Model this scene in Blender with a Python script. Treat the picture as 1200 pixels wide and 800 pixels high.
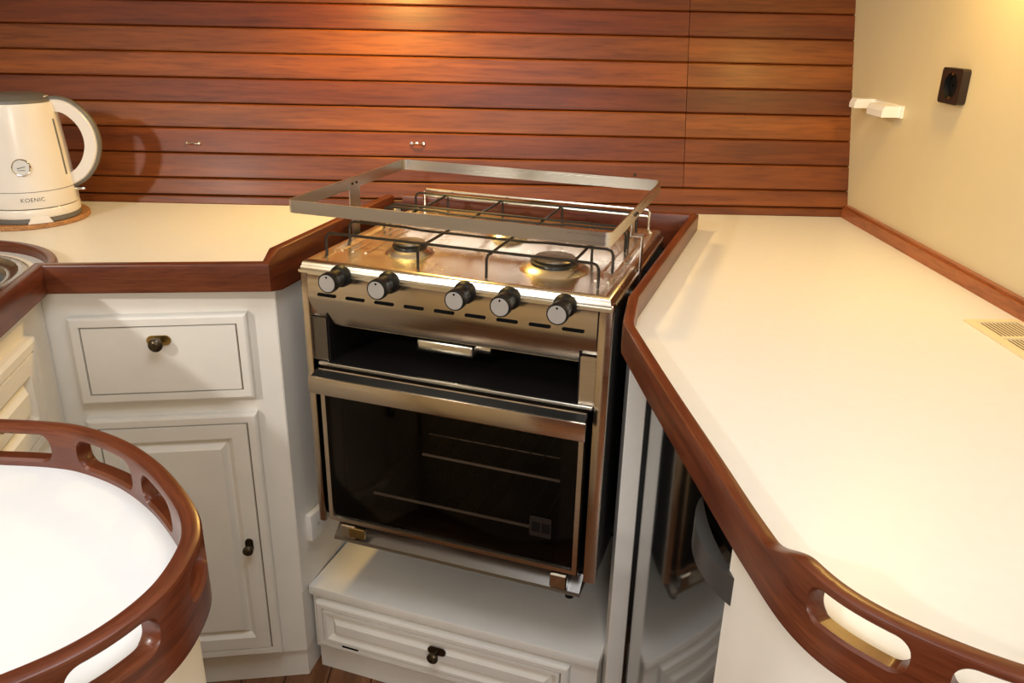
import bpy, bmesh, math, random
from math import sin, cos, pi, radians, sqrt, atan2
from mathutils import Vector, Matrix
from mathutils.geometry import tessellate_polygon

random.seed(4)
S = bpy.context.scene
C = S.collection
for o in list(bpy.data.objects):
    bpy.data.objects.remove(o)

# ------------------------------------------------------------------ camera
CAM_H = 1.314
PITCH, ROLL = radians(22.0), radians(1.2)
cd = bpy.data.cameras.new('camera')
cd.sensor_fit = 'HORIZONTAL'
cd.sensor_width = 36.0
cd.lens = 968.0 / 1200.0 * 36.0
cd.clip_start = 0.02
cam = bpy.data.objects.new('camera', cd)
C.objects.link(cam)
fw = Vector((0, cos(PITCH), -sin(PITCH)))
r0 = Vector((1, 0, 0))
u0 = r0.cross(fw)
r1 = r0 * cos(ROLL) + u0 * sin(ROLL)
u1 = -r0 * sin(ROLL) + u0 * cos(ROLL)
Mc = Matrix((r1, u1, -fw)).transposed().to_4x4()
Mc.translation = Vector((0, 0, CAM_H))
cam.matrix_world = Mc
S.camera = cam

# ------------------------------------------------------------------ world, lights, exposure
w = bpy.data.worlds.new('world')
S.world = w
w.use_nodes = True
w.node_tree.nodes['Background'].inputs[0].default_value = (0.75, 0.85, 1.0, 1)
w.node_tree.nodes['Background'].inputs[1].default_value = .5

S.view_settings.view_transform = 'Standard'
S.view_settings.look = 'None'
S.view_settings.gamma = 1.0
S.view_settings.use_curve_mapping = False
S.view_settings.exposure = 0.2


def light(name, kind, loc, target, power, col, size=.1, size_y=None, spot=None, blend=.5):
    d = bpy.data.lights.new(name, kind)
    d.energy = power
    d.color = col
    if kind == 'AREA':
        d.shape = 'RECTANGLE' if size_y else 'DISK'
        d.size = size
        if size_y:
            d.size_y = size_y
    else:
        d.shadow_soft_size = size
    if kind == 'SPOT':
        d.spot_size = radians(spot)
        d.spot_blend = blend
    o = bpy.data.objects.new(name, d)
    C.objects.link(o)
    o.location = loc
    v = Vector(target) - Vector(loc)
    o.rotation_euler = v.to_track_quat('-Z', 'Y').to_euler()
    return o


WARM = (1.0, 0.63, 0.165)
# daylight falling through the deck hatch above the galley
light('hatch_daylight', 'AREA', (-.03, .42, 1.93), (.12, .55, 0), 7.2, (0.90, 0.95, 1.0), .62, .62)
# daylight from the cabin window over the sink
light('window_daylight', 'AREA', (-1.38, -.30, 1.80), (-.35, 1.15, .75), 12, (1.0, 0.96, 0.90), .10, .08)
# warm lamps under the side deck
light('lamp_over_hull', 'AREA', (-.27, 1.74, 1.50), (-.27, 1.64, .9), 4.6, WARM, .09)
light('lamp_by_bulkhead', 'AREA', (.66, 1.30, 1.55), (.60, 1.30, .9), 2.2, WARM, .09)
# companionway daylight behind the camera
light('companionway_daylight', 'AREA', (.1, -1.3, 1.5), (0, 1.0, .5), 15, (1.0, 0.96, 0.91), .6, .8)


# ------------------------------------------------------------------ materials
def mat(name):
    m = bpy.data.materials.new(name)
    m.use_nodes = True
    nt = m.node_tree
    return m, nt, nt.nodes['Principled BSDF']


def plain(name, col, rough=.5, metal=0.0, var=.04, scale=30, coat=0.0, bump=0.0, spec=.5):
    m, nt, b = mat(name)
    b.inputs['Roughness'].default_value = rough
    b.inputs['Metallic'].default_value = metal
    b.inputs['Coat Weight'].default_value = coat
    b.inputs['Coat Roughness'].default_value = .08
    b.inputs['Specular IOR Level'].default_value = spec
    tc = nt.nodes.new('ShaderNodeTexCoord')
    n = nt.nodes.new('ShaderNodeTexNoise')
    n.inputs['Scale'].default_value = scale
    n.inputs['Detail'].default_value = 5
    nt.links.new(tc.outputs['Object'], n.inputs['Vector'])
    r = nt.nodes.new('ShaderNodeValToRGB')
    r.color_ramp.elements[0].position = .3
    r.color_ramp.elements[1].position = .7
    r.color_ramp.elements[0].color = tuple(max(0, c * (1 - var)) for c in col) + (1,)
    r.color_ramp.elements[1].color = tuple(min(1, c * (1 + var)) for c in col) + (1,)
    nt.links.new(n.outputs['Fac'], r.inputs['Fac'])
    nt.links.new(r.outputs['Color'], b.inputs['Base Color'])
    if bump:
        bp = nt.nodes.new('ShaderNodeBump')
        bp.inputs['Strength'].default_value = bump
        bp.inputs['Distance'].default_value = .002
        nt.links.new(n.outputs['Fac'], bp.inputs['Height'])
        nt.links.new(bp.outputs['Normal'], b.inputs['Normal'])
    return m


def wood(name, dark, mid, lite, coord='Object', stretch=(3, 40, 40), rough=.32, coat=.35, tint=False):
    m, nt, b = mat(name)
    L = nt.links.new
    tc = nt.nodes.new('ShaderNodeTexCoord')
    mp = nt.nodes.new('ShaderNodeMapping')
    mp.inputs['Scale'].default_value = stretch
    L(tc.outputs[coord], mp.inputs['Vector'])
    vec = mp.outputs['Vector']
    if tint:                                   # every plank takes its own stretch of grain
        oi = nt.nodes.new('ShaderNodeObjectInfo')
        ad = nt.nodes.new('ShaderNodeVectorMath')
        ad.operation = 'ADD'
        ml = nt.nodes.new('ShaderNodeMath')
        ml.operation = 'MULTIPLY'
        ml.inputs[1].default_value = 37.0
        L(oi.outputs['Random'], ml.inputs[0])
        L(vec, ad.inputs[0])
        L(ml.outputs[0], ad.inputs[1])
        vec = ad.outputs[0]
    n = nt.nodes.new('ShaderNodeTexNoise')
    n.inputs['Scale'].default_value = 1.0
    n.inputs['Detail'].default_value = 7
    n.inputs['Roughness'].default_value = .6
    n.inputs['Distortion'].default_value = .5
    L(vec, n.inputs['Vector'])
    r = nt.nodes.new('ShaderNodeValToRGB')
    e = r.color_ramp.elements
    e[0].position, e[1].position = .28, .72
    e[0].color = dark + (1,)
    e[1].color = lite + (1,)
    k = e.new(.5)
    k.color = mid + (1,)
    L(n.outputs['Fac'], r.inputs['Fac'])
    n2 = nt.nodes.new('ShaderNodeTexNoise')    # fine pores
    n2.inputs['Scale'].default_value = 6.0
    n2.inputs['Detail'].default_value = 3
    L(vec, n2.inputs['Vector'])
    r2 = nt.nodes.new('ShaderNodeValToRGB')
    r2.color_ramp.elements[0].position = .36
    r2.color_ramp.elements[0].color = (.72, .66, .62, 1)
    r2.color_ramp.elements[1].position = .50
    r2.color_ramp.elements[1].color = (1, 1, 1, 1)
    L(n2.outputs['Fac'], r2.inputs['Fac'])
    mx = nt.nodes.new('ShaderNodeMix')
    mx.data_type = 'RGBA'
    mx.blend_type = 'MULTIPLY'
    mx.inputs['Factor'].default_value = .8
    L(r.outputs['Color'], mx.inputs['A'])
    L(r2.outputs['Color'], mx.inputs['B'])
    out = mx.outputs['Result']
    if tint:
        m2 = nt.nodes.new('ShaderNodeMix')
        m2.data_type = 'RGBA'
        m2.blend_type = 'MULTIPLY'
        m2.inputs['Factor'].default_value = 1
        L(out, m2.inputs['A'])
        L(oi.outputs['Color'], m2.inputs['B'])
        out = m2.outputs['Result']
    L(out, b.inputs['Base Color'])
    b.inputs['Roughness'].default_value = rough
    b.inputs['Specular IOR Level'].default_value = .35
    b.inputs['Coat Weight'].default_value = coat
    b.inputs['Coat Roughness'].default_value = .22
    bp = nt.nodes.new('ShaderNodeBump')
    bp.inputs['Strength'].default_value = .12
    bp.inputs['Distance'].default_value = .001
    L(n2.outputs['Fac'], bp.inputs['Height'])
    L(bp.outputs['Normal'], b.inputs['Normal'])
    return m


def steel(name, col=(.62, .59, .55), rough=.22, stretch=(4, 4, 400), bump=.05, rvar=.08):
    m, nt, b = mat(name)
    L = nt.links.new
    b.inputs['Metallic'].default_value = 1
    b.inputs['Base Color'].default_value = col + (1,)
    tc = nt.nodes.new('ShaderNodeTexCoord')
    mp = nt.nodes.new('ShaderNodeMapping')
    mp.inputs['Scale'].default_value = stretch
    L(tc.outputs['Object'], mp.inputs['Vector'])
    n = nt.nodes.new('ShaderNodeTexNoise')
    n.inputs['Scale'].default_value = 1
    n.inputs['Detail'].default_value = 3
    L(mp.outputs['Vector'], n.inputs['Vector'])
    mr = nt.nodes.new('ShaderNodeMapRange')
    mr.inputs['To Min'].default_value = rough - rvar
    mr.inputs['To Max'].default_value = rough + rvar
    L(n.outputs['Fac'], mr.inputs['Value'])
    L(mr.outputs['Result'], b.inputs['Roughness'])
    bp = nt.nodes.new('ShaderNodeBump')
    bp.inputs['Strength'].default_value = bump
    bp.inputs['Distance'].default_value = .0005
    L(n.outputs['Fac'], bp.inputs['Height'])
    L(bp.outputs['Normal'], b.inputs['Normal'])
    return m


def smoked_glass(name):
    m = bpy.data.materials.new(name)
    m.use_nodes = True
    nt = m.node_tree
    nt.nodes.clear()
    L = nt.links.new
    o = nt.nodes.new('ShaderNodeOutputMaterial')
    t = nt.nodes.new('ShaderNodeBsdfTransparent')
    t.inputs['Color'].default_value = (.62, .58, .55, 1)
    g = nt.nodes.new('ShaderNodeBsdfGlossy')
    g.inputs['Roughness'].default_value = .03
    g.inputs['Color'].default_value = (.35, .35, .35, 1)
    f = nt.nodes.new('ShaderNodeFresnel')
    f.inputs['IOR'].default_value = 1.45
    mx = nt.nodes.new('ShaderNodeMixShader')
    L(f.outputs[0], mx.inputs[0])
    L(t.outputs[0], mx.inputs[1])
    L(g.outputs[0], mx.inputs[2])
    L(mx.outputs[0], o.inputs['Surface'])
    return m


M = {}
M['plank'] = wood('mahogany_planks', (.108, .027, .0045), (.185, .052, .0072), (.275, .084, .012), 'Object', (2.2, 30, 30), .42, .06, tint=True)
M['rail'] = wood('mahogany_rail', (.065, .015, .006), (.115, .027, .010), (.18, .047, .016), 'UV', (6, 60, 60), .33, .25)
M['trim'] = wood('mahogany_trim', (.22, .062, .018), (.32, .095, .027), (.41, .13, .04), 'Object', (40, 4, 40), .35, .3)
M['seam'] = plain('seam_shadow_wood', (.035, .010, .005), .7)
M['floorwood'] = wood('teak_floor', (.11, .04, .015), (.19, .075, .028), (.26, .11, .045), 'Object', (30, 3, 30), .35, .3)
M['darkwood'] = wood('saloon_wood', (.12, .035, .012), (.20, .062, .02), (.28, .095, .03), 'Object', (3, 30, 30), .4, .2)
M['laminate'] = plain('cream_laminate', (.78, .755, .695), .34, var=.012, scale=60, spec=.4)
M['tablelam'] = plain('white_laminate', (.78, .79, .79), .30, var=.01, scale=60, spec=.4)
M['paint'] = plain('cream_paint', (.86, .825, .76), .38, var=.025, scale=14, bump=.05)
M['groove'] = plain('groove_shadow', (.16, .11, .06), .8)
M['wallcream'] = plain('cream_wall', (.67, .57, .365), .5, var=.02, scale=8, bump=.04)
M['ceil'] = plain('ceiling_white', (.8, .78, .72), .6)
M['steel'] = steel('brushed_steel', (.69, .61, .51), .18, (3, 3, 300))
M['steel_h'] = steel('polished_steel', (.86, .82, .72), .25, (30, 30, 30), .03, .08)
M['strip'] = steel('steel_strip', (.60, .58, .55), .30, (3, 3, 200), .04)
M['chrome'] = steel('chrome', (.8, .78, .75), .08, (20, 20, 20), .01, .03)
M['enamel'] = plain('black_enamel', (.012, .011, .010), .35)
M['cavity'] = plain('oven_interior', (.007, .0055, .005), .7, spec=.12)
M['iron'] = plain('blackened_wire', (.030, .026, .023), .42, metal=.6)
M['plastic'] = plain('black_plastic', (.008, .008, .008), .45, spec=.25)
M['slot'] = plain('slot_black', (.004, .004, .004), .9, spec=.1)
M['glass'] = smoked_glass('smoked_oven_glass')
M['blackdoor'] = plain('black_gloss_door', (.006, .006, .006), .06, coat=.6, var=.02)
M['handle'] = plain('graphite_handle', (.075, .072, .07), .33, metal=.4)
M['brass'] = steel('aged_brass', (.46, .33, .13), .30, (60, 60, 60), .05)
M['bronze'] = plain('dark_bronze', (.075, .055, .032), .30, metal=.8)
M['kettle'] = plain('kettle_cream', (.80, .745, .665), .30, var=.01, coat=.2)
M['kgrey'] = plain('kettle_grey', (.14, .13, .115), .4)
M['cork'] = plain('cork', (.40, .19, .07), .85, var=.35, scale=220, bump=.3)
M['white'] = plain('white_plastic', (.86, .84, .80), .4, var=.01)
M['dial'] = plain('dial_face', (.62, .62, .60), .4)
M['ink'] = plain('dark_print', (.05, .045, .04), .6)
M['outlet'] = plain('brown_bakelite', (.022, .012, .008), .3)
M['grille'] = plain('cream_grille', (.80, .66, .40), .45)
M['grillehole'] = plain('grille_opening', (.03, .013, .004), .8)
M['alu'] = plain('spun_aluminium', (.50, .48, .46), .42, metal=.5)
M['lowtrim'] = steel('dull_steel', (.20, .185, .17), .30)
M['cap'] = plain('worn_burner_cap', (.20, .17, .13), .38, metal=.8, var=.4, scale=120)
M['shelfwire'] = plain('bright_wire', (.75, .66, .55), .3)
M['sinksteel'] = steel('sink_steel', (.50, .50, .49), .28, (40, 40, 40), .03)


# ------------------------------------------------------------------ mesh helpers
class B:
    def __init__(s):
        s.bm = bmesh.new()

    def box(s, x0, x1, y0, y1, z0, z1, bev=0.0, seg=2):
        t = bmesh.new()
        vs = [t.verts.new((x, y, z)) for x in (x0, x1) for y in (y0, y1) for z in (z0, z1)]
        for f in ((0, 1, 3, 2), (4, 6, 7, 5), (0, 4, 5, 1), (2, 3, 7, 6), (0, 2, 6, 4), (1, 5, 7, 3)):
            t.faces.new([vs[i] for i in f])
        if bev:
            bmesh.ops.bevel(t, geom=t.edges[:], offset=bev, segments=seg, affect='EDGES', profile=.5)
        s.add(t)
        return s

    def add(s, t):
        me = bpy.data.meshes.new('tmp')
        t.to_mesh(me)
        t.free()
        s.bm.from_mesh(me)
        bpy.data.meshes.remove(me)

    def cyl(s, p0, p1, r0, r1=None, seg=20):
        r1 = r0 if r1 is None else r1
        p0, p1 = Vector(p0), Vector(p1)
        d = (p1 - p0).normalized()
        a = d.orthogonal().normalized()
        b = d.cross(a)
        A, Bv = [], []
        for i in range(seg):
            t = 2 * pi * i / seg
            e = a * cos(t) + b * sin(t)
            A.append(s.bm.verts.new(p0 + e * r0))
            Bv.append(s.bm.verts.new(p1 + e * r1))
        for i in range(seg):
            j = (i + 1) % seg
            s.bm.faces.new((A[i], A[j], Bv[j], Bv[i]))
        s.bm.faces.new(A[::-1])
        s.bm.faces.new(Bv)
        return s

    def tube(s, pts, r, seg=8, closed=False, ry=None):
        pts = [Vector(p) for p in pts]
        n = len(pts)
        rings = []
        prev = None
        for i in range(n):
            if closed:
                d = pts[(i + 1) % n] - pts[i - 1]
            else:
                d = pts[min(i + 1, n - 1)] - pts[max(i - 1, 0)]
            d.normalize()
            if prev is None:
                a = d.orthogonal().normalized()
            else:
                a = (prev - d * prev.dot(d)).normalized()
            prev = a
            b = d.cross(a)
            rings.append([s.bm.verts.new(pts[i] + a * r * cos(2 * pi * k / seg) + b * r * sin(2 * pi * k / seg)) for k in range(seg)])
        m = n if closed else n - 1
        for i in range(m):
            A, Bv = rings[i], rings[(i + 1) % n]
            for k in range(seg):
                j = (k + 1) % seg
                s.bm.faces.new((A[k], A[j], Bv[j], Bv[k]))
        if not closed:
            s.bm.faces.new(rings[0][::-1])
            s.bm.faces.new(rings[-1])
        return s

    def lathe(s, prof, c=(0, 0, 0), seg=40, sx=1.0, sy=1.0):
        rings = []
        for r, z in prof:
            if r < 1e-5:
                rings.append([s.bm.verts.new((c[0], c[1], c[2] + z))])
            else:
                rings.append([s.bm.verts.new((c[0] + r * sx * cos(2 * pi * k / seg), c[1] + r * sy * sin(2 * pi * k / seg), c[2] + z)) for k in range(seg)])
        for A, Bv in zip(rings, rings[1:]):
            for k in range(seg):
                j = (k + 1) % seg
                if len(A) == 1 and len(Bv) == 1:
                    continue
                if len(A) == 1:
                    s.bm.faces.new((A[0], Bv[j], Bv[k]))
                elif len(Bv) == 1:
                    s.bm.faces.new((A[k], A[j], Bv[0]))
                else:
                    s.bm.faces.new((A[k], A[j], Bv[j], Bv[k]))
        return s

    def prism(s, poly, z0, z1, holes=()):
        loops = [list(poly)] + [list(h) for h in holes]
        flat = [p for l in loops for p in l]
        tris = tessellate_polygon([[Vector((p[0], p[1], 0)) for p in l] for l in loops])
        lo = [s.bm.verts.new((p[0], p[1], z0)) for p in flat]
        hi = [s.bm.verts.new((p[0], p[1], z1)) for p in flat]
        for t in tris:
            s.bm.faces.new([hi[i] for i in t])
            s.bm.faces.new([lo[i] for i in reversed(t)])
        k = 0
        for l in loops:
            n = len(l)
            for i in range(n):
                j = (i + 1) % n
                s.bm.faces.new((lo[k + i], lo[k + j], hi[k + j], hi[k + i]))
            k += n
        return s

    def extrude_x(s, prof, x0, x1):
        """profile of (y, z) points pushed along x"""
        A = [s.bm.verts.new((x0, y, z)) for y, z in prof]
        Bv = [s.bm.verts.new((x1, y, z)) for y, z in prof]
        n = len(prof)
        for i in range(n):
            j = (i + 1) % n
            s.bm.faces.new((A[i], A[j], Bv[j], Bv[i]))
        s.bm.faces.new(A[::-1])
        s.bm.faces.new(Bv)
        return s

    def rings(s, x0, x1, z0, z1, steps, cap=True):
        """nested rectangles in the xz plane: (inset, y)"""
        prev = None
        for ins, y in steps:
            R = [s.bm.verts.new(p) for p in ((x0 + ins, y, z0 + ins), (x1 - ins, y, z0 + ins), (x1 - ins, y, z1 - ins), (x0 + ins, y, z1 - ins))]
            if prev:
                for i in range(4):
                    j = (i + 1) % 4
                    s.bm.faces.new((prev[i], prev[j], R[j], R[i]))
            elif cap:
                s.bm.faces.new(R[::-1])
            prev = R
        if cap:
            s.bm.faces.new(prev)
        return s

    def xform(s, mtx):
        bmesh.ops.transform(s.bm, matrix=mtx, verts=s.bm.verts[:])
        return s


def obj(name, b, m, parent=None, smooth=35):
    bm = b.bm if isinstance(b, B) else b
    bmesh.ops.recalc_face_normals(bm, faces=bm.faces[:])
    me = bpy.data.meshes.new(name)
    bm.to_mesh(me)
    bm.free()
    me.materials.append(M[m] if isinstance(m, str) else m)
    if smooth:
        for p in me.polygons:
            p.use_smooth = True
        me.set_sharp_from_angle(angle=radians(smooth))
    o = bpy.data.objects.new(name, me)
    C.objects.link(o)
    if parent:
        o.parent = parent
    return o


def tag(o, label=None, cat=None, group=None, kind=None):
    if label:
        o['label'] = label
    if cat:
        o['category'] = cat
    if group:
        o['group'] = group
    if kind:
        o['kind'] = kind
    return o


def thing(name, label, cat, loc=(0, 0, 0), rz=0, group=None):
    o = bpy.data.objects.new(name, None)
    C.objects.link(o)
    o.empty_display_size = .05
    o.location = loc
    o.rotation_euler = (0, 0, rz)
    return tag(o, label, cat, group)


def copy_of(o, parent=None):
    c = o.copy()
    C.objects.link(c)
    c.parent = parent
    for ch in o.children:
        copy_of(ch, c)
    return c


def catmull(pts, ds=.006):
    P = [Vector(p) for p in pts]
    out = []
    for i in range(len(P) - 1):
        a = P[i - 1] if i else P[0] * 2 - P[1]
        b, c = P[i], P[i + 1]
        d = P[i + 2] if i + 2 < len(P) else P[-1] * 2 - P[-2]
        n = max(2, int((c - b).length / ds))
        for k in range(n):
            t = k / n
            out.append(.5 * ((2 * b) + (c - a) * t + (2 * a - 5 * b + 4 * c - d) * t * t + (3 * b - a - 3 * c + d) * t ** 3))
    out.append(P[-1])
    return out


def offset_path(path, d):
    """shift a list of 2-D points to the left by d (mitred)"""
    n = len(path)
    out = []
    for i in range(n):
        p = Vector(path[i][:2])
        e0 = (p - Vector(path[i - 1][:2])).normalized() if i else None
        e1 = (Vector(path[i + 1][:2]) - p).normalized() if i < n - 1 else None
        e0 = e0 or e1
        e1 = e1 or e0
        n0, n1 = Vector((-e0.y, e0.x)), Vector((-e1.y, e1.x))
        m = (n0 + n1).normalized()
        out.append(p + m * (d / max(.35, m.dot(n0))))
    return out


def arclen(path):
    s = [0]
    for a, b in zip(path, path[1:]):
        s.append(s[-1] + (Vector(b[:2]) - Vector(a[:2])).length)
    return s


def nearest_s(path, s, q):
    q = Vector(q)
    k = min(range(len(path)), key=lambda i: (Vector(path[i][:2]) - q).length)
    return s[k]


def rail(name, path, t, m, parent, slots=(), half=.0095, rnd=.005, zmid=None):
    """path: (x, y, z0, z1) along the outer face, thickness t to the left; slots cut through the face"""
    s = arclen(path)
    # extra columns at the slot ends
    extra = set()
    for a, b in slots:
        for k in range(9):
            d = half * (1 - cos(pi / 2 * k / 8))
            extra.add(a + d)
            extra.add(b - d)
    cols = sorted(set(s) | extra)
    cols = [c for i, c in enumerate(cols) if i == 0 or c - cols[i - 1] > 1e-5]
    P = []
    k = 0
    for c in cols:
        while k < len(s) - 2 and c > s[k + 1]:
            k += 1
        f = (c - s[k]) / max(1e-9, s[k + 1] - s[k])
        f = min(1, max(0, f))
        P.append([path[k][i] * (1 - f) + path[k + 1][i] * f for i in range(4)])
    lat = {}

    def off(d):
        key = round(d, 6)
        if key not in lat:
            lat[key] = offset_path(P, d)
        return lat[key]
    bm = bmesh.new()
    uvs = {}
    low, up, hs = [], [], []
    for i, c in enumerate(cols):
        z0, z1 = P[i][2], P[i][3]
        zm = zmid if (zmid and z1 > .938) else (z0 + z1) / 2
        h = 0
        for a, b in slots:
            if a < c < b:
                d = min(c - a, b - c)
                h = half if d >= half else half * sqrt(max(0, 1 - ((half - d) / half) ** 2))
        hs.append(h)
        ch = min(.0025, h * .6)
        r = rnd
        q = r * .3
        lo = [(0, z0), (0, zm - h - ch), (ch, zm - h), (t - ch, zm - h), (t, zm - h - ch), (t, z0)]
        hi = [(0, zm + h + ch), (0, z1 - r), (q, z1 - q), (r, z1), (t - r, z1), (t - q, z1 - q), (t, z1 - r), (t, zm + h + ch), (t - ch, zm + h), (ch, zm + h)]
        for src, dst in ((lo, low), (hi, up)):
            ring = []
            for d, z in src:
                xy = off(round(d, 4))[i]
                v = bm.verts.new((xy.x, xy.y, z))
                uvs[v] = (c, z + d * 1.3)
                ring.append(v)
            dst.append(ring)
    for R in (low, up):
        for A, Bv in zip(R, R[1:]):
            n = len(A)
            for k in range(n):
                j = (k + 1) % n
                try:
                    bm.faces.new((A[k], A[j], Bv[j], Bv[k]))
                except ValueError:
                    pass
        bm.faces.new(R[0][::-1])
        bm.faces.new(R[-1])
    bm.verts.index_update()
    ul = bm.loops.layers.uv.new('UVMap')
    for f in bm.faces:
        for l in f.loops:
            l[ul].uv = uvs[l.vert]
    bmesh.ops.dissolve_degenerate(bm, dist=1e-5, edges=bm.edges[:])
    return obj(name, bm, m, parent, 40)


# ------------------------------------------------------------------ setting
ZC = .90                                     # worktop height
WALL_Y = 1.795
LEAN = radians(17)
SL = Vector((0, sin(LEAN), cos(LEAN)))       # up the hull side
RW0 = Vector((.732, 1.795))                  # foot of the right bulkhead at the hull
RWD = Vector((.0507, -.9987))                # along the bulkhead, towards the camera


def hull(x, s, off=0.0):
    """point on the leaning hull lining: s up the slope, off towards the cabin"""
    p = Vector((x, WALL_Y, ZC)) + SL * s
    return p + Vector((0, -cos(LEAN), sin(LEAN))) * off


hullM = Matrix.Translation((0, WALL_Y, ZC)) @ Matrix.Rotation(-LEAN, 4, 'X')

b = B().box(-1.72, .95, -1.55, 1.80, -.05, -.012)
floor = tag(obj('floor', b, 'seam', smooth=0), kind='structure')
x = -1.72
i = 0
while x < .93:
    p = obj('plank', B().box(x, x + .088, -1.55, 1.80, -.012, 0, .001, 1), 'floorwood', floor, 0)
    x += .090
cl = B()
cl.prism([(-1.72, -1.55), (.95, -1.55), (.95, 2.25), (-1.72, 2.25)], 1.96, 2.0, [[(-.38, .12), (.28, .12), (.28, .78), (-.38, .78)]])
tag(obj('ceiling', cl, 'ceil', smooth=0), kind='structure')
tag(obj('trim_1', B().prism([(-.41, .09), (.31, .09), (.31, .81), (-.41, .81)], 1.93, 1.96, [[(-.38, .12), (.28, .12), (.28, .78), (-.38, .78)]]), 'darkwood', smooth=0), kind='structure')
tag(obj('wall_left', B().box(-1.76, -1.72, -1.55, 2.25, 0, 1.96), 'wallcream', smooth=0), kind='structure')
tag(obj('wall_front', B().box(-1.76, 1.0, -1.60, -1.55, 0, 1.96), 'darkwood', smooth=0), kind='structure')
e = RW0 + RWD * 3.4
f = RW0 - RWD * .5
tag(obj('wall_right', B().prism([(f.x, f.y), (e.x, e.y), (e.x + .05, e.y), (f.x + .05, f.y)], 0, 1.96), 'wallcream', smooth=0), kind='structure')
# the hull lining: a dark backing with one board for every plank of the photograph
wb = tag(obj('wall_back', B().box(-1.72, .80, .014, .05, -.02, 1.12).xform(hullM), 'seam', smooth=0), kind='structure')
rows = [(.0, .0195, None), (.0205, .0572, None)]
s0 = .0579
while s0 < 1.06:
    rows.append((s0, s0 + .0534, .369))
    s0 += .0538
tones = [(.72, .62, .6), (1.0, .92, .85), (.98, .88, .84), (.80, .62, .62), (1.02, .95, .85), (.66, .50, .56), (1.05, 1.0, .86), (.98, .92, .80), (.60, .42, .48),
         (.74, .60, .58), (.95, .85, .8), (.8, .7, .7), (1, .9, .8), (.8, .7, .7)]


def plank(x0, x1, a, c, tone):
    # board profile: square lower edge, chamfered upper edge
    prof = [(.016, a), (.002, a), (.0, a + .002), (.0, c - .0045), (.0028, c - .0012), (.016, c)]
    o = obj('plank', B().extrude_x(prof, x0, x1).xform(hullM), 'plank', wb, 0)
    o.color = tone + (1,)
    return o


for k, (a, c, joint) in enumerate(rows):
    t = tones[k % len(tones)]
    j = lambda: tuple(v * random.uniform(.94, 1.06) for v in t)
    if joint:
        plank(-1.72, joint - .0006, a, c, j())
        plank(joint + .0006, .7335, a, c, j())
    else:
        plank(-1.72, .7335, a, c, t)
# wooden plug in the board left of the joint
q = B().cyl((.262, -.001, .0824), (.262, .004, .0824), .004, seg=14).xform(hullM)
tag(obj('screw_plug', q, 'seam', wb), 'dark plugged screw hole')
# skirting on the right bulkhead
n = Vector((-RWD.y, RWD.x)) * -1
A0, A1 = RW0, RW0 + RWD * 1.55
bb = [(A0.x, A0.y), (A1.x, A1.y), (A1.x + n.x * .014, A1.y + n.y * .014), (A0.x + n.x * .014, A0.y + n.y * .014)]
sk = B().prism(bb, ZC, ZC + .022)
bb2 = [(A0.x, A0.y), (A1.x, A1.y), (A1.x + n.x * .009, A1.y + n.y * .009), (A0.x + n.x * .009, A0.y + n.y * .009)]
sk.prism(bb2, ZC + .0221, ZC + .027)
tag(obj('baseboard_right', sk, 'trim', smooth=0), kind='structure')

# ------------------------------------------------------------------ worktops and their fiddle rails
SINK = (-.932, 1.208)
hole = [(SINK[0] + .150 * cos(2 * pi * k / 40), SINK[1] + .150 * sin(2 * pi * k / 40)) for k in range(40)]
wl = thing('worktop', 'cream worktop under the white kettle, edged with a low wooden rail', 'worktop', (-1.0, 1.5, ZC - .03))


def local(root, b):
    """shift a mesh made in world space into its root's space"""
    b = b if isinstance(b, B) else b
    return b


def adopt(o, root):
    """parent o (made in world space) without moving it"""
    mw = Matrix.Translation(root.location) @ root.rotation_euler.to_matrix().to_4x4()
    o.data.transform(mw.inverted())
    o.parent = root
    return o


LEFT_EDGE = [(-.655, .712), (-.752, 1.262), (-.401, 1.297), (-.392, 1.332), (-.262, 1.770)]
poly = [(-1.72, 1.800), (-.252, 1.800)] + [tuple(p) for p in reversed([(p[0], p[1]) for p in offset_path(LEFT_EDGE, .004)])] + [(-1.72, .712)]
adopt(obj('top_panel', B().prism(poly, ZC - .02, ZC, [hole]), 'laminate', smooth=0), wl)
zz = [(.870, .918), (.870, .918), (.870, .918), (.862, .934), (.862, .934)]
adopt(rail('fiddle_rail', [LEFT_EDGE[k] + zz[k] for k in range(5)], .019, 'rail', None, rnd=.004), wl)
# the curved rail behind the sink
arc = [(SINK[0] + .206 * cos(radians(a)), SINK[1] + .206 * sin(radians(a)), ZC, .917) for a in range(22, 166, 4)]
adopt(rail('curved_fiddle', arc, .016, 'rail', None, rnd=.004), wl)

sk = thing('sink', 'round stainless steel sink set into the worktop beside the curved rail', 'sink', (SINK[0], SINK[1], ZC))
obj('rim', B().lathe([(.148, .0), (.163, .0005), (.163, .003), (.156, .006), (.148, .006), (.142, .001), (.134, -.002), (.130, -.001), (.125, -.006)]), 'sinksteel', sk)
obj('bowl', B().lathe([(.125, -.006), (.121, -.03), (.112, -.10), (.09, -.135), (.03, -.142), (.0, -.142)]), 'sinksteel', sk)
obj('drain', B().lathe([(.0, -.138), (.022, -.138), (.025, -.141), (.0, -.141)]), 'chrome', sk)

# right worktop
curve = catmull([(.150, 1.045), (.169, .856), (.188, .69), (.200, .584), (.216, .496), (.249, .442), (.312, .394), (.39, .364), (.52, .345), (.70, .338), (.80, .338)])
RP = [(-.244, 1.773, .862, .934), (.352, 1.640, .862, .934), (.166, 1.128, .880, .934), (.152, 1.066, .884, .921)]


def ztop(p):
    if p.y > .560:
        return .920
    if p.y < .500 or p.x > .22:
        return .942
    f = (.560 - p.y) / .06
    return .920 + .022 * (f * f * (3 - 2 * f))


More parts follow.
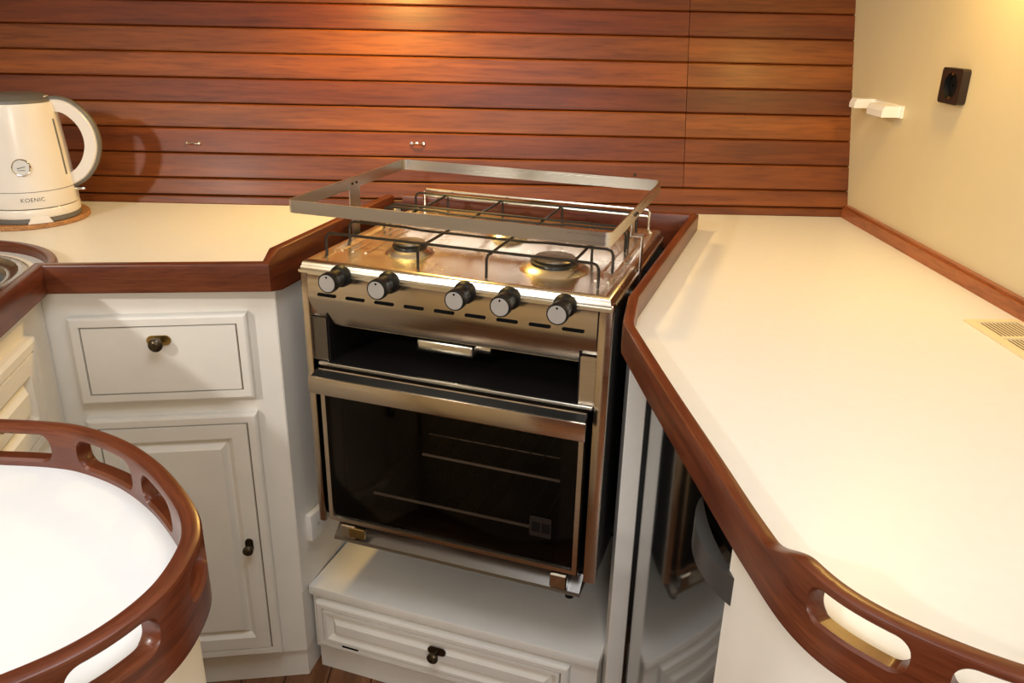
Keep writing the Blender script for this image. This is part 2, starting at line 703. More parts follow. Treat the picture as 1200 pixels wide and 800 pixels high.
RP += [(p.x, p.y, .878, ztop(p)) for p in curve]
rs = arclen(RP)
slr = []
for a, c in (((.217, .490), (.268, .426)), ((.284, .413), (.352, .378)), ((.374, .369), (.455, .352)), ((.48, .349), (.57, .342))):
    slr.append((nearest_s(RP, rs, a), nearest_s(RP, rs, c)))
wr = thing('worktop', 'long cream worktop along the pale wall with slotted wooden rail at its rounded end', 'worktop', (.5, 1.0, ZC - .03))
inner = offset_path(RP, .004)
e0, e1 = RW0, RW0 + RWD * 1.46
poly = [(-.248, 1.800), (e0.x, 1.800), (e1.x, e1.y)] + [(p.x, p.y) for p in reversed(inner) if p.x < e1.x]
adopt(obj('top_panel', B().prism(poly, ZC - .02, ZC), 'laminate', smooth=0), wr)
adopt(rail('fiddle_rail', RP, .016, 'rail', None, slr, half=.0130, zmid=.9205, rnd=.0042), wr)

# foreground peninsula
tp = catmull([(-1.72, .703), (-1.2, .703), (-.7, .702), (-.55, .701), (-.487, .699), (-.436, .696), (-.398, .687), (-.348, .661), (-.301, .622), (-.261, .576), (-.238, .540),
              (-.228, .505), (-.230, .455), (-.250, .408), (-.283, .372), (-.335, .338), (-.42, .308), (-.55, .29), (-.8, .28), (-1.72, .28)])
TP = [(p.x, p.y, .878, .943) for p in reversed(tp)]
ts = arclen(TP)
slt = []
for a, c in (((-.43, .696), (-.515, .7)), ((-.325, .643), (-.399, .688)), ((-.262, .577), (-.311, .631)), ((-.229, .478), (-.241, .541)),
             ((-.270, .386), (-.238, .447)), ((-.36, .328), (-.29, .366)), ((-.47, .300), (-.39, .317)), ((-.540, .701), (-.62, .702)), ((-.65, .702), (-.73, .702))):
    slt.append((nearest_s(TP, ts, a), nearest_s(TP, ts, c)))
slt = [tuple(sorted(v)) for v in slt]
wp = thing('worktop', 'white peninsula worktop with rounded end and slotted wooden rail in the foreground', 'worktop', (-.6, .5, ZC - .03))
ip = offset_path(TP, .004)
adopt(obj('top_panel', B().prism([(p.x, p.y) for p in ip], ZC - .02, ZC), 'tablelam', smooth=0), wp)
adopt(rail('fiddle_rail', TP, .016, 'rail', None, slt, half=.0130, zmid=.9205, rnd=.0042), wp)
pb = thing('base_cabinet', 'smooth cream curved base under the foreground peninsula', 'cabinet', (-.6, .5, 0))
ip2 = [p for p in offset_path(TP, .014)]
adopt(obj('curved_panel', B().prism([(p.x, p.y) for p in ip2], 0, .8775), 'paint'), pb)


# ------------------------------------------------------------------ cabinets
def front(name, x0, x1, z0, z1, parent, raised=False, y=0.0, inset=.017, field=.030):
    t = -.018
    st = [(0, y), (0, y + t + .005), (.0015, y + t + .002), (.005, y + t)]
    st += [(inset, y + t), (inset + .0006, y + t + .004), (inset + .0026, y + t + .004), (inset + .0034, y + t)]
    if raised:
        g = field
        st += [(inset + g, y + t), (inset + g + .009, y + t + .0095), (inset + g + .011, y + t + .0095), (inset + g + .022, y + t - .0005)]
    o = obj(name, B().rings(x0, x1, z0, z1, st), 'paint', parent, 20)
    g = B()
    i0, i1 = inset + .0009, inset + .0025
    yy = y + t + .0036
    for a in ((x0 + i0, x1 - i0, z0 + i0, z0 + i1), (x0 + i0, x1 - i0, z1 - i1, z1 - i0), (x0 + i0, x0 + i1, z0 + i0, z1 - i0), (x1 - i1, x1 - i0, z0 + i0, z1 - i0)):
        g.box(a[0], a[1], yy, yy + .0006, a[2], a[3])
    obj('groove', g, 'groove', o, 0)
    return o


def knob(parent, x, z, y, m1='brass', m2='bronze', upright=False, scale=1.0):
    plate = B()
    hw, hh = (.0075 * scale, .015 * scale) if upright else (.0165 * scale, .0075 * scale)
    r = min(hw, hh)
    pts = []
    for cx, cz, a0 in ((1, 1, 0), (-1, 1, 90), (-1, -1, 180), (1, -1, 270)):
        for k in range(7):
            a = radians(a0 + 15 * k)
            pts.append((x + cx * (hw - r) + r * cos(a), z + cz * (hh - r) + r * sin(a)))
    plate.prism(pts, 0, .0025)
    plate.xform(Matrix(((1, 0, 0, 0), (0, 0, -1, y), (0, 1, 0, 0), (0, 0, 0, 1))))
    k = obj('knob', plate, m1, parent)
    sp = B().lathe([(.0045, .0), (.0045, .008), (.0075, .011), (.0098, .015), (.0098, .019), (.007, .022), (.004, .023), (.0035, .0245), (0, .0245)], seg=24)
    sp.xform(Matrix.Translation((x, y - .0024, z)) @ Matrix.Rotation(radians(90), 4, 'X') @ Matrix.Scale(scale, 4))
    obj('grip', sp, m2, k)
    return k


# cabinet beside the stove
C0 = (-.410, 1.342)
CA = radians(8.2)
cab = thing('base_cabinet', 'cream cabinet left of the stove with brass-knobbed drawer above a door', 'cabinet', (C0[0], C0[1], 0), CA)
bd = B().prism([(-.400, 0), (0, 0), (.10, .295), (-.400, .295)], .075, ZC - .0205)
obj('body', bd, 'paint', cab, 0)
obj('plinth', B().prism([(-.372, .012), (-.002, .012), (.10, .29), (-.372, .29)], .0, .0745), 'paint', cab, 0)
dr = front('drawer', -.337, -.047, .662, .822, cab)
knob(dr, -.194, .779, -.018, 'brass', 'bronze', scale=1.2)
do = front('door', -.337, -.047, .086, .632, cab, True)
knob(do, -.086, .354, -.018, 'bronze', 'bronze', True)

# sink cabinet on the left: its face runs towards the camera
dx, dy = LEFT_EDGE[0][0] - LEFT_EDGE[1][0], LEFT_EDGE[0][1] - LEFT_EDGE[1][1]
sa = atan2(-dy, -dx)
sl = sqrt(dx * dx + dy * dy)
# local x runs from the near end to the far corner, local -y looks to the aisle
sc = thing('base_cabinet', 'cream sink cabinet in the left corner, seen obliquely over the foreground rail', 'cabinet', (LEFT_EDGE[0][0] - .026, LEFT_EDGE[0][1] + .004, 0), sa)
obj('body', B().prism([(0, 0), (sl + .020, 0), (sl + .020, .60), (.108, .60)], .0, ZC - .16), 'paint', sc, 0)
obj('face_frame', B().box(0, sl + .020, -.0005, .018, ZC - .16, ZC - .0205), 'paint', sc, 0)
dr = front('drawer', sl - .500, sl - .070, .655, .822, sc, True)
knob(dr, sl - .285, .772, -.018, 'brass', 'brass')
do = front('door', sl - .500, sl - .070, .086, .625, sc, True)
knob(do, sl - .455, .345, -.018, 'bronze', 'bronze', True)

# ------------------------------------------------------------------ stove frame of reference
FL = Vector((-.355, 1.313))
SA = radians(-18.72)
SU = Vector((cos(SA), sin(SA)))
SV = Vector((-sin(SA), cos(SA)))
ZS = .923


def sp(u, v):
    p = FL + SU * u + SV * v
    return (p.x, p.y)


# plinth cabinet under the stove: a white step with a drawer
STEP = .219
pl = thing('stove_plinth', 'white painted step with a drawer beneath the hanging stove', 'cabinet', (-.402, 1.372, 0), SA)
# local x along the front, local y to the back
obj('step_top', B().box(0, .606, -.006, .38, STEP - .022, STEP, .003, 2), 'paint', pl)
obj('body', B().box(.004, .602, .004, .375, .06, STEP - .0225), 'paint', pl, 0)
obj('plinth_board', B().box(.006, .599, .012, .36, 0, .0595), 'paint', pl, 0)
dr = front('drawer', .018, .552, .078, .190, pl, True, y=.004, inset=.014, field=.010)
knob(dr, .288, .149, -.014, 'bronze', 'bronze', scale=1.15)
obj('latch_slot', B().box(.075, .112, -.0142, -.013, .0905, .0945), 'slot', dr, 0)

# niche sides
npn = thing('niche_panel', 'cream upright panel closing the stove recess on the left', 'panel', (C0[0], C0[1], 0), 0)
a0 = Vector((-.4085, 1.3435))
a1 = Vector((-.283, 1.765))
adopt(obj('panel', B().prism([(a0.x, a0.y), (a1.x, a1.y), (a1.x - .006, a1.y), (a0.x - .006, a0.y)], STEP + .0005, ZC - .04), 'paint', smooth=0), npn)
wbk = thing('gimbal_stop', 'small white screwed block on the recess wall at the stove\'s lower left', 'bracket', (-.4005, 1.385, .322), SA - radians(3))
obj('block', B().box(.004, .018, -.010, .050, .0, .060, .003, 2), 'white', wbk)
obj('screw', B().cyl((.0175, .012, .032), (.0195, .012, .032), .003, seg=12), 'chrome', wbk)
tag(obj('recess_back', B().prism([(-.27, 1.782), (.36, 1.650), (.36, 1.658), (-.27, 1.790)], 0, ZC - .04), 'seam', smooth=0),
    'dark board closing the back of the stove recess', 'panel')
ps = thing('corner_post', 'grey-white upright post between the stove and the black appliance door', 'post', (.2, 1.2, 0))
adopt(obj('post', B().box(.184, .215, 1.176, 1.215, 0, .8775, .0015, 1), 'paint', smooth=30), ps)
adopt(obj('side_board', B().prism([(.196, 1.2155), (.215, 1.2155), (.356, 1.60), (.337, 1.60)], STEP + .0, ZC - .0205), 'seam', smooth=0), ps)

# ------------------------------------------------------------------ fridge with black gloss door, curved cream end
fr = thing('refrigerator', 'glossy black appliance door under the right worktop with curved graphite handle', 'appliance', (.45, .9, 0))
bd = B()
prof = []
N = 16
for k in range(N + 1):
    y = 1.166 - (1.166 - .632) * k / N
    prof.append((.2185 - .012 * sin(pi * k / N) ** .8 if 0 < k < N else .2185, y))
dp = [(x, y) for x, y in prof] + [(.245, .632), (.245, 1.166)]
adopt(obj('door', bd.prism(dp, .075, ZC - .024), 'blackdoor'), fr)
adopt(obj('body', B().box(.247, .70, .632, 1.165, .02, ZC - .024), 'enamel', smooth=0), fr)
adopt(obj('kick_panel', B().box(.25, .7, .63, 1.16, 0, .0195), 'enamel', smooth=0), fr)
hp, hq = [], []
for k in range(25):
    f = k / 24
    y = .752 - .140 * f
    bow = .020 * sin(pi * f) ** .8 if 0 < f < 1 else 0
    hp.append((.2045 - bow + .004 * f, y))
    hq.append((.2060 - bow * .35 + .004 * f, y))
hb = B().prism(hp + hq[::-1], .807, .838)
adopt(obj('handle', hb, 'handle'), fr)

ce = thing('base_cabinet', 'smooth cream rounded cabinet end below the right-hand slotted rail', 'cabinet', (.5, .5, 0))
op = offset_path([p for p in RP if p[1] < .634 and p[0] > .15], .010)
poly = [(p.x, p.y) for p in op] + [(.79, .628), (op[0].x + .002, .628)]
poly = [(p.x, p.y) for p in op if p.y < .6275] + [(.79, .6275), (op[0].x, .6275)]
adopt(obj('curved_panel', B().prism(poly, 0, .8775), 'paint'), ce)

# ------------------------------------------------------------------ stove
ZB = .556                                    # hob level above the foot
st = thing('stove', 'stainless steel gimballed stove with gas hob, five knobs and black glass oven door', 'stove', (FL.x, FL.y, ZS - ZB), SA)
W = .531
D = .445


def Z(z):
    return z + ZB


# carcass
obj('side_panel', B().box(.001, .005, .016, D, Z(-.50), Z(-.02)), 'enamel', st, 0)
obj('side_panel', B().box(W - .005, W - .001, .016, D, Z(-.50), Z(-.02)), 'enamel', st, 0)
obj('back_panel', B().box(.006, W - .006, D - .006, D - .001, Z(-.50), Z(-.02)), 'cavity', st, 0)
obj('top_liner', B().box(.006, W - .006, .05, D - .007, Z(-.045), Z(-.040)), 'cavity', st, 0)
obj('divider', B().box(.024, W - .024, .004, D - .007, Z(-.192), Z(-.180)), 'cavity', st, 0)
obj('floor_liner', B().box(.006, W - .006, .02, D - .007, Z(-.505), Z(-.497)), 'cavity', st, 0)
obj('oven_wall', B().box(.045, .049, .03, D - .01, Z(-.495), Z(-.193)), 'cavity', st, 0)
obj('oven_wall', B().box(W - .049, W - .045, .03, D - .01, Z(-.495), Z(-.193)), 'cavity', st, 0)
# front frame uprights
obj('frame_upright', B().box(.0, .013, .0, .018, Z(-.510), Z(-.012), .002, 2), 'steel', st)
obj('frame_upright', B().box(W - .021, W, .0, .018, Z(-.512), Z(-.012), .002, 2), 'steel', st)
# control panel with its folded-back lower lip
prof = [(.001, Z(-.022)), (.000, Z(-.025)), (-.001, Z(-.062)), (.001, Z(-.070)), (.014, Z(-.111)), (.016, Z(-.115)), (.019, Z(-.112)), (.022, Z(-.022))]
cp = obj('control_panel', B().extrude_x(prof, .0135, W - .0225), 'steel', st, 25)
for k in range(9):
    u = .049 + (.472 - .049) * k / 8
    pts = []
    for cx, a0 in ((1, -90), (-1, 90)):
        for j in range(9):
            a = radians(a0 + 180 / 8 * j)
            pts.append((u + cx * .015 + .0026 * cos(a), Z(-.0575) + .0026 * sin(a)))
    m = Matrix(((1, 0, 0, 0), (0, 0, -1, -.0008), (0, 1, 0, 0), (0, 0, 0, 1)))
    obj('vent_slot', B().prism(pts, 0, .0012).xform(m), 'slot', cp)
# knobs
toY = Matrix.Rotation(radians(90), 4, 'X')
for u in (.079, .166, .297, .370, .458):
    k = obj('knob', B().lathe([(0, 0), (.0185, 0), (.0185, .004), (.0165, .011), (.0145, .013), (.0145, .028), (.0158, .030), (.0165, .033), (.0165, .043), (.0158, .0452), (.0, .0452)], seg=32).xform(
        Matrix.Translation((u, -.0012, Z(-.0195))) @ toY), 'plastic', st, 30)
    obj('knob_face', B().lathe([(.0, .0455), (.0138, .0455), (.0142, .0449), (.0, .0449)], seg=32).xform(Matrix.Translation((u, -.0012, Z(-.0195))) @ toY), 'alu', k)
    obj('pointer_dot', B().cyl((u, -.0468, Z(-.0095)), (u, -.0472, Z(-.0095)), .0018, seg=12), 'slot', k)
# hob plate: rolled edge, ribs, shallow pan
hb = B()
steps = [(0, Z(-.0215)), (.0, Z(-.0165)), (.0025, Z(-.0150)), (.0030, Z(-.0115)), (.0045, Z(-.0100)), (.0050, Z(-.0060)), (.0075, Z(-.0025)), (.0110, Z(-.0005)), (.0160, Z(-.0008)), (.020, Z(-.003)), (.026, Z(-.0055)), (.030, Z(-.006))]
prev = None
for ins, z in steps:
    R = [hb.bm.verts.new(p) for p in ((ins, -.004 + ins, z), (W - ins, -.004 + ins, z), (W - ins, D - ins, z), (ins, D - ins, z))]
    if prev:
        for i in range(4):
            j = (i + 1) % 4
            hb.bm.faces.new((prev[i], prev[j], R[j], R[i]))
    else:
        hb.bm.faces.new(R[::-1])
    prev = R
hb.bm.faces.new(prev)
hob = obj('hob_plate', hb, 'steel_h', st, 50)
# pressed ribs along both sides of the hob
for u in (.030, .050, .075, W - .030, W - .050):
    obj('rib', B().tube([(u, .09, Z(-.0068)), (u, D - .07, Z(-.0068))], .0028, 8), 'steel_h', hob)
# raised plate at the back of the hob
for zz_ in (.024, .036):
    obj('rear_rail', B().tube([(.028, D - .010, Z(-.002)), (.028, D - .010, Z(zz_ - .004)), (.032, D - .010, Z(zz_)), (W - .034, D - .010, Z(zz_)), (W - .030, D - .010, Z(zz_ - .004)), (W - .030, D - .010, Z(-.002))], .0026, 8), 'steel_h', st)


def burner(u, v, r):
    bz = Z(-.006)
    bu = obj('burner', B().lathe([(r * 1.45, 0), (r * 1.36, .003), (r * 1.05, .009), (r * .92, .010), (r * .92, .002)], (u, v, bz), 36), 'steel_h', st)
    obj('burner_ring', B().lathe([(r * .80, .002), (r * .80, .008), (r, .010), (r, .0135), (r * .88, .0155), (0, .0155)], (u, v, bz), 36), 'enamel', bu)
    obj('burner_cap', B().lathe([(r * .86, .0156), (r * .90, .018), (r * .84, .0205), (r * .2, .0215), (0, .0215)], (u, v, bz), 36), 'cap', bu)


burner(.142, .125, .030)
burner(.402, .130, .040)
burner(.262, .300, .030)
# pan supports: bent wires with legs standing in the hob
gz = Z(.034)


def bent(u0, u1, v, leg=True, jog=0.0):
    pts = [(u0, v, Z(-.005)), (u0, v, gz - .010), (u0 + .003, v, gz - .003), (u0 + .010, v, gz)]
    n = 14
    for k in range(1, n):
        f = k / n
        z = gz - jog * (1 if .28 < f < .72 else 0)
        pts.append((u0 + .010 + (u1 - u0 - .02) * f, v, z))
    pts += [(u1 - .010, v, gz), (u1 - .003, v, gz - .003), (u1, v, gz - .010), (u1, v, Z(-.005))]
    return pts


def cross(u, v0, v1, lv):
    pts = [(u, lv, Z(-.005)), (u, lv, gz - .009), (u, lv + (.006 if v1 > v0 else -.006), gz - .0035), (u, v1, gz - .0035)]
    return pts


def support(wires, crosses):
    ps_ = None
    for (u0, u1, v, jog) in wires:
        o = obj('pan_support_wire', B().tube(bent(u0, u1, v, True, jog), .0024, 8), 'iron', st)
    for c in crosses:
        obj('pan_support_bar', B().tube(cross(*c), .0024, 8), 'iron', st)


support([(.022, .494, .052, 0), (.018, .497, .138, .0025)],
        [(.200, .040, .205, .035), (.318, .040, .205, .035), (.452, .175, .045, .180)])
support([(.020, .490, .268, .0025), (.020, .490, .292, 0), (.020, .482, .408, 0)],
        [(.085, .420, .255, .425), (.205, .425, .240, .425), (.330, .425, .240, .425)])
# folded fence (pot rail) on two brackets
fz0, fz1 = Z(.070), Z(.091)
fr_ = B()
u0, u1, v0, v1 = -.030, .516, .022, .456
pts = []
rc = .012
for cx, cy, a0 in ((u1 - rc, v1 - rc, 0), (u0 + rc, v1 - rc, 90), (u0 + rc, v0 + rc, 180), (u1 - rc, v0 + rc, 270)):
    for k in range(7):
        a = radians(a0 + 15 * k)
        pts.append((cx + rc * cos(a), cy + rc * sin(a)))
ipts = []
cu, cv = (u0 + u1) / 2, (v0 + v1) / 2
for cx, cy, a0 in ((u1 - rc, v1 - rc, 0), (u0 + rc, v1 - rc, 90), (u0 + rc, v0 + rc, 180), (u1 - rc, v0 + rc, 270)):
    for k in range(7):
        a = radians(a0 + 15 * k)
        ipts.append((cx + (rc - .0022) * cos(a), cy + (rc - .0022) * sin(a)))
fence = obj('pot_fence', fr_.prism(pts, fz0, fz1, [ipts]), 'strip', st, 30)
for side, u, vv in ((-1, u0, .225), (1, u1, .190)):
    bk = B()
    uo = u + (.0025 if side < 0 else -.0025)
    top = Z(.083)
    if side < 0:
        bk.box(uo, uo + .002, vv - .004, vv + .034, Z(.030), top)
        bk.box(uo, uo + .002, vv + .001, vv + .028, Z(-.045), Z(.031))
        bk.box(uo, .006, vv + .003, vv + .020, Z(-.047), Z(-.045))
    else:
        bk.box(uo - .002, uo, vv + .002, vv + .026, Z(.045), top)
        bk.box(uo - .002, uo + .018, vv + .004, vv + .022, Z(.044), Z(.0455))
        bk.box(uo + .016, uo + .018, vv + .004, vv + .022, Z(-.045), Z(.045))
    br = obj('fence_bracket', bk, 'strip', st, 0)
    for dv in (.006, .022):
        obj('screw', B().cyl((u + (.0005 if side > 0 else .002), vv + dv, Z(.080)), (u + (.003 if side > 0 else .0062), vv + dv, Z(.080)), .0024, seg=10), 'iron', br)
# grill compartment
obj('grill_side', B().box(.0135, .040, .006, .010, Z(-.180), Z(-.102)), 'lowtrim', st, 0)
obj('grill_side', B().box(W - .046, W - .0215, .003, .008, Z(-.180), Z(-.100)), 'steel', st, 0)
obj('grill_liner', B().box(.040, .044, .008, D - .01, Z(-.179), Z(-.046)), 'cavity', st, 0)
obj('grill_liner', B().box(W - .050, W - .046, .008, D - .01, Z(-.179), Z(-.046)), 'cavity', st, 0)
gb = obj('grill_burner', B().box(.185, .290, .05, .12, Z(-.156), Z(-.132), .006, 3), 'steel_h', st)
obj('grill_nozzle', B().cyl((.2905, .085, Z(-.145)), (.312, .085, Z(-.145)), .012, .012), 'steel_h', gb)
# oven door
sill = obj('door_sill', B().box(.024, W - .0215, -.002, .010, Z(-.186), Z(-.1805), .001, 1), 'steel_h', st)
dn = B().rings(.026, .502, Z(-.497), Z(-.190), [(0, .012), (0, -.006), (.002, -.0085), (.010, -.0085), (.0115, -.004), (.0115, .012)], cap=False)
oven = obj('oven_door', dn, 'steel', st, 25)
obj('glass_pane', B().box(.038, .490, -.0030, .0010, Z(-.485), Z(-.200)), 'glass', oven, 0)
fg = B()
fg.box(.0385, .060, .0015, .004, Z(-.484), Z(-.201))
fg.box(.462, .489, .0015, .004, Z(-.484), Z(-.201))
fg.box(.0605, .4615, .0015, .004, Z(-.484), Z(-.455))
obj('black_border', fg, 'enamel', oven, 0)
obj('maker_plate', B().box(.414, .452, -.0036, -.0031, Z(-.437), Z(-.398)), plain('plate_grey', (.014, .010, .009), .4), oven, 0)
for k in range(2):
    obj('plate_mark', B().box(.418 + k * .017, .4325 + k * .017, -.0040, -.0037, Z(-.428), Z(-.409)), 'cavity', oven, 0)
hd = B().box(.021, .507, -.034, -.029, Z(-.226), Z(-.194), .0015, 2)
hdl = obj('handle_bar', hd, 'steel', oven)
obj('handle_top', B().extrude_x([(-.0285, Z(-.196)), (-.0285, Z(-.199)), (-.0090, Z(-.197)), (-.0090, Z(-.191))], .024, .504), 'plastic', hdl, 0)
for u in (.024, .498):
    obj('handle_end', B().extrude_x([(-.0285, Z(-.1995)), (-.0285, Z(-.226)), (-.0090, Z(-.214)), (-.0090, Z(-.1975))], u, u + .006), 'plastic', hdl, 0)
# oven shelves seen through the glass
for z, v, ua, ub in ((-.412, .14, .150, .475), (-.466, .06, .085, .425)):
    rk = B().tube([(ua, v, Z(z)), (ub, v, Z(z))], .0028, 8)
    rk.tube([(ua, v + .25, Z(z)), (ub, v + .25, Z(z))], .0016, 8)
    r_ = obj('oven_shelf', rk, 'shelfwire', st)
    for k in range(11):
        u = ua + .01 + (ub - ua - .02) / 10 * k
        obj('shelf_wire', B().tube([(u, v, Z(z)), (u, v + .25, Z(z))], .0011, 6), 'iron', r_)
# lower trim, hinges, feet
lt = obj('lower_trim', B().extrude_x([(-.006, Z(-.540)), (-.008, Z(-.537)), (-.006, Z(-.532)), (.020, Z(-.511)), (.04, Z(-.511)), (.04, Z(-.540))], .034, W - .024), 'lowtrim', st, 20)
for u in (.052, .455):
    hg = obj('door_hinge', B().box(u, u + .030, -.0125, .004, Z(-.527), Z(-.499), .002, 1), 'chrome' if u > .1 else 'steel', st)
    if u < .1:
        obj('hinge_plate', B().box(u + .018, u + .050, -.014, -.009, Z(-.5205), Z(-.5005), .001, 1), 'brass' if u < .1 else 'steel', hg)
for u, v in ((.486, .012), (.045, .03), (.486, .40), (.045, .40)):
    obj('foot', B().cyl((u, v, Z(-.5405)), (u, v, Z(-.556)), .009, .008, 16), 'plastic', st)
obj('base_tray', B().box(.034, W - .024, .041, D - .01, Z(-.540), Z(-.506)), 'enamel', st, 0)
# gimbal pivots
obj('gimbal_pivot', B().cyl((-.040, .225, Z(-.065)), (.001, .225, Z(-.065)), .009, seg=16), 'steel', st)
obj('gimbal_pivot', B().cyl((W - .001, .225, Z(-.065)), (W + .013, .225, Z(-.065)), .009, seg=16), 'steel', st)

# ------------------------------------------------------------------ kettle on its cork mat
KX, KY = -.965, 1.628
tag(obj('cork_mat', B().lathe([(0, 0), (.112, 0), (.114, .002), (.114, .007), (.112, .009), (0, .009)], seg=56), 'cork'),
    'round brown cork mat under the kettle', 'mat').location = (-.985, 1.640, ZC)
kt = thing('kettle', 'cream electric kettle with round dial standing on cork mat', 'kettle', (KX, KY, ZC + .009))
obj('power_base', B().lathe([(0, 0), (.084, 0), (.086, .002), (.086, .010), (.0, .010)], seg=48), 'kgrey', kt)
obj('base_collar', B().lathe([(.0855, .0105), (.0865, .012), (.0865, .026), (.0855, .0275), (.0, .0275)], seg=48), 'kettle', kt)
obj('body', B().lathe([(.0, .0295), (.0855, .0295), (.0862, .031), (.0850, .056), (.0835, .075), (.0800, .13), (.0760, .18), (.0730, .216), (.0715, .221), (.069, .221), (.0, .219)], seg=56), 'kettle', kt)
obj('seam_ring', B().lathe([(.0845, .0605), (.0851, .0605), (.0850, .0615), (.0843, .0615)], seg=56), 'kgrey', kt)
obj('lid', B().lathe([(.069, .2205), (.068, .226), (.055, .234), (.02, .237), (0, .237)], seg=48), 'kgrey', kt)
# tongue of the base in front
tg = B().prism([(-.022, 0), (.022, 0), (.014, .014), (-.014, .014)], 0, .004)
tg.xform(Matrix.Rotation(radians(36), 4, 'Z') @ Matrix.Translation((0, -.0835, .001)) @ Matrix.Rotation(radians(90), 4, 'X'))
obj('base_tongue', tg, 'kettle', kt)
# handle: a D-shaped loop on the right, pale inside with a grey outer strip
KA = radians(14)
hx = Vector((cos(KA), sin(KA), 0))
path = catmull([(.050, .212, 0), (.078, .216, 0), (.102, .206, 0), (.124, .178, 0), (.131, .142, 0), (.122, .108, 0), (.103, .082, 0), (.080, .068, 0)], .006)


def loop_sweep(path, w0, w1, th):
    bm = B()
    rings = []
    n = len(path)
    for i, p in enumerate(path):
        d = (path[min(i + 1, n - 1)] - path[max(i - 1, 0)]).normalized()
        nn = Vector((-d.y, d.x, 0))               # outward in the (r, z) plane
        ring = []
        for a, bb in ((w0, -th), (w0, th), (w1 - .004, th), (w1, th * .6), (w1, -th * .6), (w1 - .004, -th)):
            q = p + nn * a
            pos = hx * q.x + Vector((-hx.y, hx.x, 0)) * bb + Vector((0, 0, q.y))
            ring.append(bm.bm.verts.new(pos))
        rings.append(ring)
    for A, Bv in zip(rings, rings[1:]):
        for k in range(6):
            j = (k + 1) % 6
            bm.bm.faces.new((A[k], A[j], Bv[j], Bv[k]))
    bm.bm.faces.new(rings[0][::-1])
    bm.bm.faces.new(rings[-1])
    return bm


hl = obj('handle', loop_sweep(path, -.014, .010, .012), 'kettle', kt, 50)
obj('handle_strip', loop_sweep(path, .0102, .0145, .010), 'kgrey', hl, 50)
obj('lid_button', B().box(.030, .062, -.014, .014, .2245, .231, .002, 2).xform(Matrix.Rotation(KA, 4, 'Z')), 'kettle', kt)
obj('level_window', B().tube([Vector((r * cos(radians(-4)), r * sin(radians(-4)), z)) for r, z in ((.0740, .190), (.0785, .13), (.0815, .085))], .003, 8), 'kgrey', kt)
sw = B().box(.083, .104, -.010, .010, .050, .055, .002, 2).xform(Matrix.Rotation(KA, 4, 'Z'))
obj('switch_lever', sw, 'chrome', kt)


def on_body(a, z, off=0.0):
    """frame on the kettle wall: a = angle, z = height"""
    r = .0862 - (z - .03) * .0695 + off
    return Matrix.Translation((r * cos(a), r * sin(a), z)) @ Matrix.Rotation(a + pi / 2, 4, 'Z') @ Matrix.Rotation(radians(90 - 4), 4, 'X')


ga = radians(-70)
gm = on_body(radians(-64), .108, -.001)
dl = obj('dial_bezel', B().lathe([(.0, 0), (.0165, 0), (.0165, .004), (.0150, .0055), (.0138, .0050), (.0, .0050)], seg=36).xform(gm), 'chrome', kt)
obj('dial_face', B().lathe([(0, .0051), (.0136, .0051), (.0136, .0054), (0, .0054)], seg=36).xform(gm), 'dial', dl)
obj('dial_needle', B().box(-.007, .007, -.0006, .0006, .0055, .0059).xform(gm @ Matrix.Rotation(radians(12), 4, 'Z')), 'ink', dl, 0)
obj('dial_print', B().box(-.006, .006, -.0055, -.0045, .0055, .0057).xform(gm), 'ink', dl, 0)
td = bpy.data.curves.new('brand_lettering', 'FONT')
td.body = 'KOENIC'
td.size = .0105
td.extrude = .0002
td.align_x = 'CENTER'
td.space_character = 1.12
to = bpy.data.objects.new('brand_lettering', td)
C.objects.link(to)
bpy.context.view_layer.update()
me = bpy.data.meshes.new_from_object(to.evaluated_get(bpy.context.evaluated_depsgraph_get()))
bpy.data.objects.remove(to)
# wrap the letters on the body
for v in me.vertices:
    a = radians(-58) + v.co.x / .0855
    z = .0430 + v.co.y
    r = .0861 - (z - .03) * .045 + v.co.z
    v.co = (r * cos(a), r * sin(a), z)
me.materials.append(M['ink'])
lo = bpy.data.objects.new('brand_lettering', me)
C.objects.link(lo)
lo.parent = kt

# ------------------------------------------------------------------ fittings on the walls
def wall_frame(d, z):
    """frame on the right bulkhead: x along the wall to the camera, y up, z into the cabin"""
    p = RW0 + RWD * d
    ex = Vector((RWD.x, RWD.y, 0))
    ez = Vector((-abs(RWD.y), -RWD.x, 0)).normalized()
    ey = Vector((0, 0, 1))
    m = Matrix((ex, ey, ez)).transposed().to_4x4()
    m.translation = Vector((p.x, p.y, z))
    return m


fm = wall_frame(.326, 1.205)
ol = thing('power_outlet', 'dark brown square socket outlet on the cream wall', 'outlet', (0, 0, 0))
ol.matrix_world = fm
pts = []
for cx, cy, a0 in ((1, 1, 0), (-1, 1, 90), (-1, -1, 180), (1, -1, 270)):
    for k in range(5):
        a = radians(a0 + 22.5 * k)
        pts.append((cx * .026 + .006 * cos(a), cy * .023 + .006 * sin(a)))
circ = [(.0215 * cos(2 * pi * k / 32), .0215 * sin(2 * pi * k / 32)) for k in range(32)]
obj('cover', B().prism(pts, .0, .014, [circ]), 'outlet', ol, 40)
obj('well', B().lathe([(.0213, .0135), (.0205, .003), (0, .003)], seg=32), 'plastic', ol)
for sgn in (-1, 1):
    obj('earth_clip', B().box(-.003, .003, sgn * .0195 - .002, sgn * .0195 + .002, .004, .013), 'brass', ol, 0)
    obj('pin_hole', B().cyl((sgn * .0095, 0, .0031), (sgn * .0095, 0, .0036), .0028, seg=12), 'slot', ol)

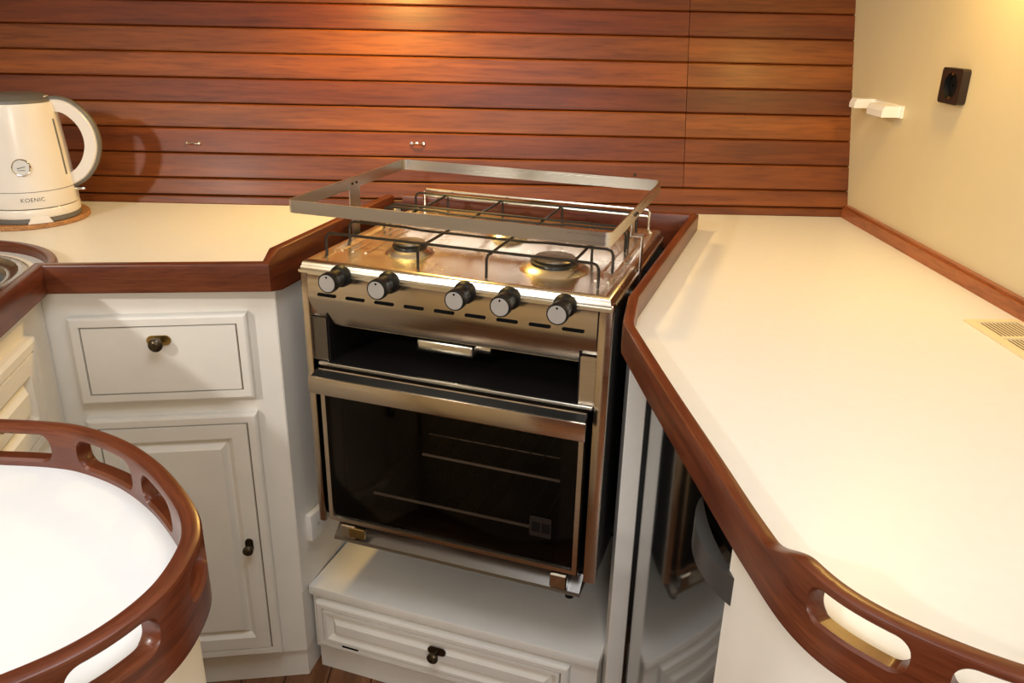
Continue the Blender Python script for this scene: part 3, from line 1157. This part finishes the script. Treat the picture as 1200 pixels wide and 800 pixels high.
wb_ = thing('wall_bracket', 'white plastic twin bracket near the plank corner on the cream wall', 'bracket', (0, 0, 0))
wb_.matrix_world = wall_frame(.07, 1.14)
obj('arm', B().extrude_x([(-.003, 0), (.015, 0), (.015, .040), (.006, .044), (-.003, .044)], -.055, -.030).xform(Matrix.Rotation(0, 4, 'X')), 'white', wb_, 0)
obj('arm', B().extrude_x([(-.008, 0), (.013, 0), (.013, .036), (.004, .040), (-.008, .040)], .020, .085), 'white', wb_, 0)
obj('back_plate', B().box(-.06, .09, -.009, .014, .0, .004), 'white', wb_, 0)


def hook(x, s, label):
    h = thing('wall_hook', label, 'hook', hull(x, s, .0005))
    h.rotation_euler = (-LEAN, 0, 0)
    bs = B()
    bs.lathe([(0, 0), (.0042, 0), (.0045, .0015), (.003, .004), (.0, .0045)], seg=14)
    for k, dx_ in enumerate((-.013, .013)):
        e = B().lathe([(0, 0), (.0042, 0), (.0045, .0015), (.003, .004), (.0, .0045)], seg=14)
        e.xform(Matrix.Translation((dx_, 0, 0)) @ Matrix.Rotation(radians(90), 4, 'X'))
        obj('eye', e, 'chrome', h)
    bs.bm.free()
    obj('staple', B().tube([(-.013, -.003, 0), (-.007, -.006, -.0015), (0, -.0065, 0), (.007, -.006, -.0015), (.013, -.003, 0)], .0018, 8), 'chrome', h)
    return h


hook(-.706, .1306, 'small silver hook on the planks above the worktop beside the kettle')
hook(-.216, .1400, 'small silver hook on the planks above the stove\'s pot fence')

# vent grille in the right worktop
vg = thing('vent_grille', 'flat cream slotted vent grille let into the right worktop', 'vent', (.662, 1.142, ZC), atan2(-RWD.x, -RWD.y) * -1)
vg.rotation_euler = (0, 0, atan2(RWD.y, RWD.x) + pi / 2)
VW, VL = .080, .33
cells = []
per = .066
fr2 = B()
hs_ = []
nn = 5
for k in range(nn):
    y1 = -.010 - k * per
    y0 = y1 - per + .008
    hs_.append([(.013, y0), (VW - .006, y0), (VW - .006, y1), (.013, y1)])
fr2.prism([(0, -VL - .012), (VW, -VL - .012), (VW, 0), (0, 0)], 0, .003, hs_)
obj('frame', fr2, 'grille', vg, 0)
obj('opening', B().box(.0135, VW - .0065, -VL - .008, -.011, .0002, .0006), 'grillehole', vg, 0)
first = None
for k in range(nn):
    y1 = -.010 - k * per
    y0 = y1 - per + .008
    for j in range(10):
        x0 = .0158 + j * .0058
        if first is None:
            first = obj('slat', B().box(0, .0027, 0, y1 - y0, .0, .0005), 'grille', vg, 0)
            o = first
        else:
            o = first.copy()
            C.objects.link(o)
            o.parent = vg
        o.location = (x0, y0, .0010)
